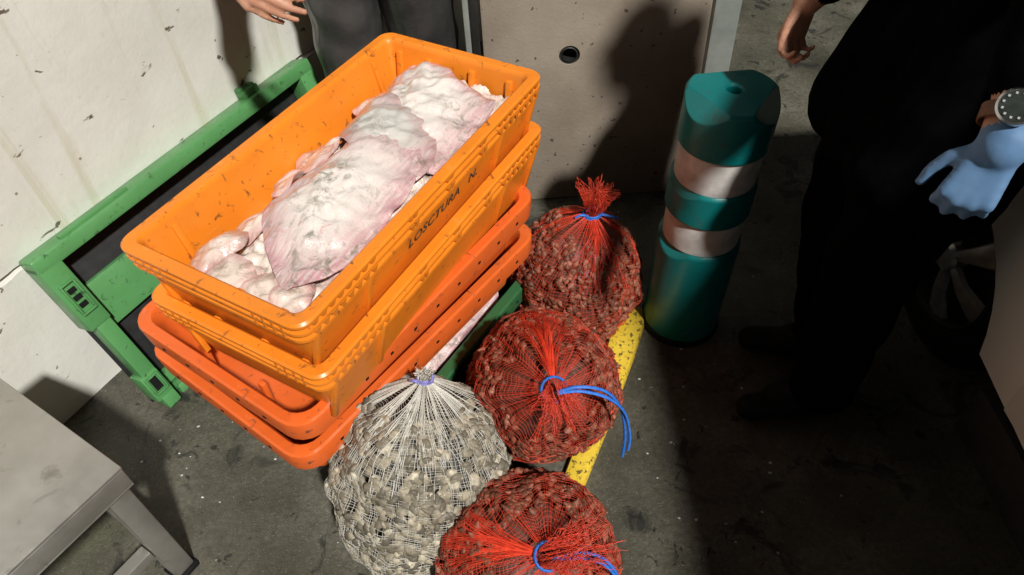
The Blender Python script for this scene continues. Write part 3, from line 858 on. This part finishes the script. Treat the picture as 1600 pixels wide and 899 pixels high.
bag('net_bag', 'white net bag of grey and cream clams leaning on the orange crates', (-.225, .80), .192, .43, R(66), R(22), PROF_W, M['white_net'], M['clam'], M['core_clam'], CLAM, 12,
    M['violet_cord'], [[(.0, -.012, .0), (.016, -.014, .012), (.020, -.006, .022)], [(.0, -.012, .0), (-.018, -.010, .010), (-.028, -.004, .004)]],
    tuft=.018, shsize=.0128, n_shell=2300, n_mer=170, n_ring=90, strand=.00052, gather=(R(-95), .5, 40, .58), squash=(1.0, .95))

# scraps of shell and ice on the ground
rg0 = np.random.default_rng(4); b = MB()
for k in range(70):
    x, y = rg0.uniform(-1.0, .75), rg0.uniform(.45, 1.25)
    if k < 6: x, y = rg0.normal(-.74, .07), rg0.normal(.93, .07)
    q = rg0.uniform(.0010, .0036)
    n_ = 6; aa = rg0.uniform(0, 6)
    b.loft([[(x + q * (1.5 if j % 3 else .9) * sc_ * math.cos(aa + j * 1.047), y + q * sc_ * math.sin(aa + j * 1.047), z_) for j in range(n_)] for sc_, z_ in ((1, .0005), (.9, q * .4), (.4, q * .65))])
o = b.build('shell_fragments', M['reflector'], None, smooth=30)
tag(o, 'tiny white shell fragments scattered over the dark floor', 'shell fragments', kind='stuff')

# ------------------------------------------------------------------ teal bollard
bo = thing('bollard', (.472, 1.353, 0), 0, 'teal plastic bollard with two white reflective bands, partly in shadow', 'bollard')
bo.rotation_euler = (0, R(2.0), 0)
def facet(ring_pts, cuts):
    out = []
    for p in ring_pts:
        p = Vector(p)
        for n_, d_ in cuts:
            k = p.dot(n_) - d_
            if k > 0: p = p - n_ * k
        out.append(tuple(p))
    return out
def seg(z0, z1, r, cuts, name, hole=False):
    b = MB(); n = 160; prof = []
    e = .008
    prof = [(r * .93, z0), (r - .002, z0 + e * .5), (r, z0 + e)] + [(r, z0 + e + (z1 - z0 - 2 * e) * k / 60) for k in range(1, 61)] + [(r - .002, z1 - e * .5), (r * .94, z1)]
    if hole: prof += [(r * k / 10, z1 + .004 * (1 - k / 10)) for k in np.arange(9.2, 2.9, -.2)] + [(.020, z1 + .003), (.017, z1 - .002), (.016, z1 - .05)]
    rings = [facet([(rr * math.cos(2 * math.pi * j / n), rr * math.sin(2 * math.pi * j / n), z) for j in range(n)], cuts) for rr, z in prof]
    b.loft(rings); return b.build(name, M['teal'], bo, smooth=28)
def cutplane(az, zc_, r, slope, depth):
    n_ = Vector((math.cos(R(az)) * math.sin(R(slope)), math.sin(R(az)) * math.sin(R(slope)), math.cos(R(slope))))
    p0 = Vector((r * math.cos(R(az)), r * math.sin(R(az)), zc_)) - n_ * depth
    return (n_, p0.dot(n_))
RB = .103
seg(.622, .750, RB, [cutplane(-150, .750, RB, 52, .024), cutplane(-35, .750, RB, 50, .026), cutplane(95, .750, RB, 52, .024)], 'cap_section', True)
seg(.430, .530, RB, [cutplane(-150, .530, RB, 55, .014), cutplane(-35, .530, RB, 55, .014)], 'middle_section')
seg(.0, .342, RB + .001, [cutplane(-150, .342, RB, 55, .016), cutplane(-35, .342, RB, 55, .016)], 'foot_section')
for z0, z1 in ((.342, .430), (.530, .622)):
    b = MB(); b.lathe([(.095, z0), (.0955, z0 + .004), (.0955, z1 - .004), (.095, z1)], 72); b.build('reflective_band', M['reflector'], bo, smooth=30)
b = MB(); b.lathe([(.109, 0), (.109, .010), (.106, .020), (.100, .022)], 48); b.build('base_ring', M['black_rubber'], bo, smooth=30)

# ------------------------------------------------------------------ steel table
tb = thing('steel_table', (-.739, .715, 0), math.atan2(.235, -.332), 'worn stainless steel work table in the near left corner', 'table')
# local x runs away from the visible corner towards the wall, local y to the left front
TH = .45
TLX, TLY = .42, .48
b = MB(); b.box((TLX / 2, TLY / 2, TH - .004), (TLX, TLY, .008)); b.build('table_top', M['steel'], tb, bevel=.003)
b = MB(); b.box((.0035, TLY / 2, TH - .034), (.005, TLY - .004, .050)); b.build('apron', M['steel'], tb, bevel=.0012)
b = MB(); b.box((.010, TLY / 2, TH - .061), (.018, TLY - .004, .004)); b.build('apron_lip', M['steel'], tb, bevel=.001)
b = MB(); b.box((TLX / 2, .0035, TH - .034), (TLX - .012, .005, .050)); b.build('apron', M['steel'], tb, bevel=.0012)
b = MB(); b.box((TLX / 2, TLY - .0035, TH - .034), (TLX - .012, .005, .050)); b.build('apron', M['steel'], tb, bevel=.0012)
b = MB(); b.box((TLX - .0035, TLY / 2, TH - .034), (.005, TLY - .004, .050)); b.build('apron', M['steel'], tb, bevel=.0012)
for x in (.040, TLX - .04):
    for y in (.034, TLY - .034):
        b = MB(); b.box((x, y, (TH - .063) / 2 + .008), (.046, .046, TH - .080)); lg = b.build('leg', M['steel'], tb, bevel=.004)
        f_ = MB(); f_.box((x, y, .006), (.056, .056, .012)); f_.build('foot', M['black_rubber'], lg, bevel=.002)
b = MB(); b.box((.040, TLY / 2, .14), (.030, TLY - .12, .030)); b.build('stretcher', M['steel'], tb, bevel=.003)
b = MB(); b.box((TLX / 2, .034, .14), (TLX - .13, .030, .030)); b.build('stretcher', M['steel'], tb, bevel=.003)
b = MB(); b.box((TLX - .040, TLY / 2, .14), (.030, TLY - .12, .030)); b.build('stretcher', M['steel'], tb, bevel=.003)

# ------------------------------------------------------------------ people
def body_mesh(name, caps, mats, voxel, loc=(0, 0, 0), wrinkle=None):
    """caps: (p0, r0, p1, r1, material index); merged into ONE continuous surface"""
    b = MB()
    for (p0, r0, p1, r1, mi) in caps:
        p0, p1 = Vector(p0), Vector(p1)
        d = p1 - p0
        t = d.normalized() if d.length > 1e-6 else Vector((0, 0, 1))
        a = Vector((0, 0, 1)) if abs(t.z) < .9 else Vector((1, 0, 0))
        u = t.cross(a).normalized(); v_ = t.cross(u)
        n = 18; rings = []
        for k in range(1, 6):
            th = math.pi / 2 * k / 5
            rings.append((p0 - t * r0 * math.cos(th), r0 * math.sin(th)))
        for k in range(0, 5):
            th = math.pi / 2 * k / 5
            rings.append((p1 + t * r1 * math.sin(th), r1 * math.cos(th)))
        b.loft([[c + (u * math.cos(2 * math.pi * j / n) + v_ * math.sin(2 * math.pi * j / n)) * rr for j in range(n)] for c, rr in rings])
    o = b.build(name, mats)
    md = o.modifiers.new('r', 'REMESH'); md.mode = 'VOXEL'; md.voxel_size = voxel
    md = o.modifiers.new('s', 'SMOOTH'); md.factor = .5; md.iterations = 4
    bake(o)
    me = o.data
    nvv = len(me.vertices)
    co = np.empty(nvv * 3, np.float32); me.vertices.foreach_get('co', co); co = co.reshape(-1, 3).astype(float)
    best = np.full(nvv, 1e9); mi_ = np.zeros(nvv, int)
    for (p0, r0, p1, r1, mi) in caps:
        p0, p1 = np.array(p0, float), np.array(p1, float); d = p1 - p0; dd = d @ d
        tt = np.clip(((co - p0) @ d) / (dd if dd > 1e-9 else 1), 0, 1)
        dist = np.linalg.norm(co - p0 - tt[:, None] * d, axis=1) - (r0 + (r1 - r0) * tt)
        up_ = dist < best; best[up_] = dist[up_]; mi_[up_] = mi
    if wrinkle:
        nr = np.empty(nvv * 3, np.float32); me.vertices.foreach_get('normal', nr); nr = nr.reshape(-1, 3)
        w_ = np.isin(mi_, wrinkle[0])
        amp = wrinkle[1]
        dsp = (vnoise(co * np.array([1, 1, 1.6]), 14, 3) + .6 * vnoise(co * np.array([1, 1, .7]), 30, 5)) * amp
        co = co + nr * (dsp * w_)[:, None]
        me.vertices.foreach_set('co', co.astype(np.float32).reshape(-1))
    me.materials.clear()
    for m in mats: me.materials.append(m)
    lv = np.empty(len(me.loops), np.int32); me.loops.foreach_get('vertex_index', lv)
    st = np.empty(len(me.polygons), np.int32); me.polygons.foreach_get('loop_start', st)
    me.polygons.foreach_set('material_index', mi_[lv[st]].astype(np.int32))
    me.shade_smooth(); me.update()
    o.location = loc
    return o

def hand(wrist, fwd, back, thumb_side, mi, curl=(.35, .55, .45), size=1.0, spread=.10, thumb_out=.8):
    """palm, four fingers of unequal length and a thumb leaving the side of the palm"""
    f = Vector(fwd).normalized(); n = Vector(back); n = (n - f * n.dot(f)).normalized()
    s = Vector(thumb_side); s = (s - f * s.dot(f) - n * s.dot(n)).normalized()
    W = Vector(wrist); k = size; out = []
    lat = (.030, .010, -.011, -.030); L_ = (.088, .094, .090, .081); fl = ((.043, .026, .021), (.047, .029, .022), (.043, .027, .022), (.034, .021, .019)); rd = (.0092, .0095, .0090, .0080)
    for q in range(4):
        kn = W + f * L_[q] * k + s * lat[q] * k + n * .004 * k
        out.append((tuple(W + s * lat[q] * .55 * k + f * .008 * k), .0150 * k, tuple(kn), .0118 * k, mi))
        d = (f + s * spread * (1.5 - q) / 1.5).normalized(); p = kn; ang = 0
        for h_ in range(3):
            ang += curl[h_]
            dn = d * math.cos(ang) - n * math.sin(ang)
            e = p + dn * fl[q][h_] * k
            r0 = rd[q] * (1 - .07 * h_) * k
            out.append((tuple(p), r0, tuple(e), r0 * .92, mi)); p = e
    b0 = W + f * .018 * k + s * .020 * k - n * .004 * k
    b1 = b0 + (f * .75 + s * thumb_out - n * .25).normalized() * .042 * k
    b2 = b1 + (f * .95 + s * thumb_out * .45 - n * .25).normalized() * .032 * k
    b3 = b2 + (f + s * thumb_out * .15 - n * .3).normalized() * .026 * k
    out += [(tuple(b0), .0150 * k, tuple(b1), .0118 * k, mi), (tuple(b1), .0112 * k, tuple(b2), .0100 * k, mi), (tuple(b2), .0098 * k, tuple(b3), .0080 * k, mi)]
    return out

def person_caps(c, face, sh_l, sh_r, el_l, el_r, wr_l, wr_r, hip_z=.92, feet=.11, H=1.74, cloth=0, trous=0, skin=1, shoe=2, baggy=1.0, lean=(0, 0), step=(0, 0), cuffs=(.82, .82)):
    """a standing body; face = heading angle"""
    fx, fy = math.cos(face), math.sin(face); lx, ly = -fy, fx          # left of the body
    caps = []
    P = lambda a, l, z: (c[0] + fx * a + lx * l, c[1] + fy * a + ly * l, z)
    for s, st in ((1, step[0]), (-1, step[1])):
        hip, knee, ank = P(0, s * .092, hip_z), P(.02 + st * .5, s * .11, .50), P(st - .02, s * feet, .10)
        caps += [(hip, .092 * baggy, knee, .068 * baggy, trous), (knee, .068 * baggy, ank, .058 * baggy, trous)]
        toe, heel = P(st + .15, s * (feet + .02), .036), P(st - .055, s * feet, .038)
        caps += [(heel, .038, toe, .034, shoe), (P(st + .02, s * feet, .06), .044, P(st + .08, s * feet, .045), .038, shoe)]
    lf, ll = lean
    T = lambda a, l, z: P(a + lf * max(0, (z - hip_z)) / .5, l, z)
    for l in (-.075, .075):
        caps.append((P(0, l, hip_z - .02), .105, T(.01, l * .8, 1.12), .098, trous if False else cloth))
        caps.append((T(.01, l * .8, 1.12), .098, T(.005, l * 1.2, 1.33), .110, cloth))
    caps.append((sh_l, .062, sh_r, .062, cloth))
    nb = ((sh_l[0] + sh_r[0]) / 2, (sh_l[1] + sh_r[1]) / 2, max(sh_l[2], sh_r[2]) + .02)
    nt_ = (nb[0] + fx * .025, nb[1] + fy * .025, nb[2] + .10)
    caps.append((T(0, 0, 1.25), .10, nb, .075, cloth))
    caps.append((nb, .056, nt_, .052, skin))
    hc = (nt_[0] + fx * .02, nt_[1] + fy * .02, nt_[2] + .085)
    caps += [((hc[0] - fx * .02, hc[1] - fy * .02, hc[2] + .03), .088, (hc[0] - fx * .0, hc[1], hc[2] + .01), .082, skin),
             (hc, .074, (hc[0] + fx * .035, hc[1] + fy * .035, hc[2] - .075), .045, skin),
             ((hc[0] + fx * .085, hc[1] + fy * .085, hc[2] + .012), .010, (hc[0] + fx * .102, hc[1] + fy * .102, hc[2] - .022), .014, skin),
             ((hc[0] + fx * .068 + lx * .02, hc[1] + fy * .068 + ly * .02, hc[2] - .062), .012, (hc[0] + fx * .068 - lx * .02, hc[1] + fy * .068 - ly * .02, hc[2] - .062), .012, skin)]
    for s in (-1, 1):
        caps.append(((hc[0] + lx * s * .084, hc[1] + ly * s * .084, hc[2] + .015), .014, (hc[0] + lx * s * .084 - fx * .006, hc[1] + ly * s * .084 - fy * .006, hc[2] - .02), .010, skin))
        caps.append(((hc[0] + fx * .068 + lx * s * .032, hc[1] + fy * .068 + ly * s * .032, hc[2] + .018), .015, (hc[0] + fx * .07 + lx * s * .032, hc[1] + fy * .07 + ly * s * .032, hc[2] + .014), .015, skin))
    for sh, el, wr, cuff in ((sh_l, el_l, wr_l, cuffs[0]), (sh_r, el_r, wr_r, cuffs[1])):
        caps += [(sh, .064, el, .052, cloth), (el, .052, tuple(np.array(el) + (np.array(wr) - np.array(el)) * cuff), .042, cloth), (tuple(np.array(el) + (np.array(wr) - np.array(el)) * .35), .032, wr, .027, skin)]
    return caps, hc

def hair_cap(parent, hc, face, loc):
    b = MB(); fx, fy = math.cos(face), math.sin(face)
    rings = []
    for k in range(9):
        th = math.pi * .62 * k / 8
        rings.append([(hc[0] - fx * .022 + .101 * math.sin(th) * math.cos(a) , hc[1] - fy * .022 + .101 * math.sin(th) * math.sin(a), hc[2] + .030 + .098 * math.cos(th)) for a in np.linspace(0, 2 * math.pi, 24, endpoint=False)])
    rings[0] = [(hc[0] - fx * .022 + .002 * math.cos(a), hc[1] - fy * .022 + .002 * math.sin(a), hc[2] + .129) for a in np.linspace(0, 2 * math.pi, 24, endpoint=False)]
    # keep the face free: pull the front of the lower rings up
    for r_ in rings[4:]:
        for i, p in enumerate(r_):
            fr = ((p[0] - hc[0]) * fx + (p[1] - hc[1]) * fy)
            if fr > .02: r_[i] = (p[0] - fx * (fr - .02) * .6, p[1] - fy * (fr - .02) * .6, max(p[2], hc[2] + .062))
    b.loft(rings); h = b.build('hair', M['hair'], parent, smooth=60)
    return h

# person in black beside the van, facing the crates: gloved left hand, bare right hand
FB = math.pi * .985
shl, shr = (.850, .905, 1.40), (.870, 1.255, 1.42)
wl, wr_ = (.574, .672, 1.108), (.597, 1.336, .948)
caps, hc = person_caps((.765, 1.12), FB, shl, shr, (.660, .815, 1.250), (.775, 1.320, 1.175), wl, wr_, baggy=1.30, feet=.09, step=(.03, -.02), lean=(-.10, 0), cuffs=(.60, .82))
for yy in (-.10, 0, .10): caps += [((.77, 1.11 + yy, .78), .125, (.85, 1.09 + yy * .7, 1.32), .105, 0), ((.69, 1.11 + yy, .80), .09, (.79, 1.09 + yy * .9, 1.18), .085, 0)]     # long padded jacket
caps = [c for c in caps]
# gloved left hand hangs with its back to the camera, thumb towards the crates
caps += hand(wl, (-.375, -.255, -.891), (.035, -.132, .961), (-.92, -.216, -.197), 3, curl=(.95, 1.35, 1.0), size=.80, spread=.24, thumb_out=.88)
caps += [((wl[0] + .004, wl[1] + .003, wl[2] + .005), .031, wl, .029, 3)]
caps += hand(wr_, (-.22, -.10, -1.0), (-.25, .95, .0), (-.9, -.3, .2), 1, curl=(.75, .95, .8), size=.80, thumb_out=.45)
pb = body_mesh('person', caps, [M['black_cloth'], M['skin'], M['black_rubber'], M['glove']], .0045, wrinkle=((0,), .004))
tag(pb, 'person in black clothes standing by the van, blue glove on one hand', 'person')
hair_cap(pb, hc, FB, None)
wt = thing('wristwatch', (wl[0], wl[1], wl[2]), 0, 'round dark-faced wristwatch above the blue glove', 'wristwatch')
dv = (Vector((.660, .815, 1.250)) - Vector(wl)).normalized()
WQ = dv.to_track_quat('Z', 'Y').to_matrix().to_4x4()
b = MB(); b.lathe([(.0335, -.010), (.0355, -.009), (.0355, .009), (.0335, .010)], 36, cap0=False, cap1=False, M=Matrix.Translation(dv * .034) @ WQ); b.build('strap', M['leather'], wt, smooth=40)
to_cam = (Vector((0, 0, 1.658)) - Vector(wl)); to_cam = (to_cam - dv * to_cam.dot(dv)).normalized()
WF = (to_cam).to_track_quat('Z', 'Y').to_matrix().to_4x4()
wm = Matrix.Translation(dv * .034 + to_cam * .034) @ WF
b = MB(); b.lathe([(.0205, 0), (.0215, .002), (.0215, .008), (.0190, .010), (.0180, .009)], 32, M=wm); wc_ = b.build('case', M['steel_watch'], wt, smooth=30)
b = MB(); b.lathe([(.0180, .0092), (.001, .0096)], 32, M=wm, cap0=False); b.build('dial', M['clear'], wc_, smooth=30)
b = MB()
for k in range(12): b.box((.0145 * math.cos(k * math.pi / 6), .0145 * math.sin(k * math.pi / 6), .0102), (.0026, .0026, .0008), M=wm)
tag(b.build('hour_marks', M['lamp_glass'], wc_), kind='stuff')

# worker in dark waterproofs behind the crates, right hand held out over them
FW = -math.pi / 2
shl, shr = (-.10, 1.93, 1.40), (-.52, 1.87, 1.39)
wl2, wr2 = (-.10, 2.10, .93), (-.545, 1.545, .985)
caps, hc = person_caps((-.31, 1.98), FW, shl, shr, (-.045, 2.03, 1.14), (-.585, 1.80, 1.115), wl2, wr2, baggy=1.30, feet=.125)
caps += hand(wr2, (.62, -.55, -.30), (-.45, -.60, .35), (.35, .30, .75), 1, curl=(.45, .35, .25), size=1.0, spread=.05, thumb_out=.9)
caps += hand(wl2, (.05, .12, -1.0), (.9, .2, 0), (-.2, -1, .1), 1, curl=(.4, .6, .5))
pw_ = body_mesh('person', caps, [M['dark_waterproof'], M['skin'], M['black_rubber']], .0050, wrinkle=((0,), .006))
tag(pw_, 'worker in dark grey waterproofs behind the crates, bare hand held out', 'person')
hair_cap(pw_, hc, FW, None)

# ------------------------------------------------------------------ white van
vn = thing('van', (.945, 1.187, 0), 0, 'white van at the right edge with a grey spoked wheel trim', 'van')
WY, WZ, AR = 0.03, .335, .325          # front wheel centre (local), arch radius
yb = -2.55                            # rear wheel
def side_x(z):
    return .012 + .10 * max(0, (z - .95)) ** 1.4 + .03 * max(0, .45 - z)
outline = []
def arch(yc, a0, a1, n=18):
    return [(yc + AR * math.cos(R(a0 + (a1 - a0) * k / n)), WZ + AR * math.sin(R(a0 + (a1 - a0) * k / n))) for k in range(n + 1)]
outline += [(.46, .22), (.50, .30), (.505, .50), (.48, .70), (.38, .84), (.20, .97), (-.04, 1.08), (-.50, 1.62), (-.70, 1.74), (-1.0, 1.775), (-2.2, 1.78), (-3.0, 1.76), (-3.10, 1.70), (-3.14, 1.2), (-3.16, .60), (-3.13, .36)]  # roof raised from car to van height so its shadow darkens the floor
outline += [(-2.98, .30)] + arch(yb, 180 + 3, -3)[0:] if False else []
lower = [(-3.05, .33)] + arch(yb, 175, 5) + [(-2.0, .335), (-1.2, .335), (-.60, .335), (-.33, .375)] + arch(WY, 172, 8) + [(.36, .28), (.42, .24)]
poly = outline + lower
WID = 1.62
b = MB()
left = [(side_x(z), y, z) for y, z in poly]
right = [(WID - side_x(z), y, z) for y, z in poly]
n = len(poly)
b.add(left + right, [tuple(range(n)), tuple(range(2 * n - 1, n - 1, -1))] + [(i, (i + 1) % n, n + (i + 1) % n, n + i) for i in range(n)])
me_o = b.build('body', M['van_paint'], vn)
bm = bmesh.new(); bm.from_mesh(me_o.data)
bmesh.ops.triangulate(bm, faces=[f for f in bm.faces if len(f.verts) > 4])
bm.to_mesh(me_o.data); bm.free()
# black sill under the door
b = MB(); b.box((.045, -1.15, .26), (.07, 1.62, .15)); b.build('sill', M['dark_trim'], vn, bevel=.012)
# doors with glass and handles
for y0, y1, wz1 in ((-.42, -1.50, 1.64),):
    d = MB(); d.add([(.004, y0, .37), (.004, y1, .37), (.004, y1, 1.05), (.004, y0, 1.05), (.016, y0, .37), (.016, y1, .37), (.016, y1, 1.05), (.016, y0, 1.05)],
                    [(0, 1, 2, 3), (7, 6, 5, 4), (0, 4, 5, 1), (1, 5, 6, 2), (2, 6, 7, 3), (3, 7, 4, 0)])
    do = d.build('door', M['van_paint'], vn, bevel=.003)
    h_ = MB(); h_.box((-.012, y1 + .14, .93), (.03, .16, .03)); h_.build('handle', M['dark_trim'], do, bevel=.006)
b = MB()
gl = [(-.50, 1.10), (-1.48, 1.10), (-1.48, 1.62), (-.82, 1.62)]
b.add([(side_x(z) - .004, y, z) for y, z in gl], [(0, 1, 2, 3)]); b.build('side_window', M['glass'], vn)
b = MB()
ws = [(-.05, 1.10), (-.49, 1.65)]
b.add([(.16, ws[0][0] + .012, ws[0][1] + .012), (WID - .16, ws[0][0] + .012, ws[0][1] + .012), (WID - .22, ws[1][0] + .012, ws[1][1] + .012), (.22, ws[1][0] + .012, ws[1][1] + .012)], [(0, 1, 2, 3)])
b.build('windscreen', M['glass'], vn)
for x in (.20, WID - .20):
    b = MB(); b.box((x, .46, .62), (.26, .10, .14)); b.build('headlight', M['lamp_glass'], vn, bevel=.03)
b = MB(); b.box((WID / 2, .47, .36), (WID - .06, .12, .22)); b.build('bumper', M['dark_trim'], vn, bevel=.03)
b = MB(); b.box((-.09, -.36, 1.10), (.16, .09, .20)); b.build('mirror', M['dark_trim'], vn, bevel=.03)
# wheels: tyre + spoked trim, outer side at local -x
def wheel(y, x, s):
    wv = thing('wheel', (x, y, WZ)); wv.parent = vn; wv.rotation_euler = (0, -s * math.pi / 2, 0)
    wv.name = 'wheel'
    b = MB(); b.lathe([(.17, -.09), (.24, -.095), (.275, -.075), (.283, -.03), (.283, .03), (.275, .072), (.24, .088), (.19, .084), (.17, .07)], 56, cap0=False, cap1=False); b.build('tyre', M['black_rubber'], wv, smooth=30)
    b = MB(); b.lathe([(.178, .070), (.182, .082), (.174, .086), (.168, .074), (.166, .040), (.02, .038)], 56, cap0=False); b.build('rim', M['dark_trim'], wv, smooth=30)
    for k in range(6):
        a = k * math.pi / 3 + .25
        sp = MB(); rr = [(.030, .014, .086), (.09, .021, .090), (.150, .034, .078), (.172, .038, .070)]
        rings = []
        for r_, w__, z_ in rr: rings.append([(r_, -w__, z_ - .012), (r_, w__, z_ - .012), (r_, w__ * .8, z_), (r_, 0, z_ + .006), (r_, -w__ * .8, z_)])
        sp.loft(rings, M=Matrix.Rotation(a, 4, 'Z')); sp.build('spoke', M['hubcap'], wv, smooth=35)
    b = MB(); b.lathe([(.040, .060), (.040, .088), (.032, .098), (.004, .101)], 28); b.build('hub', M['hubcap'], wv, smooth=35)
for y in (WY, yb):
    wheel(y, .195, 1); wheel(y, WID - .195, -1)
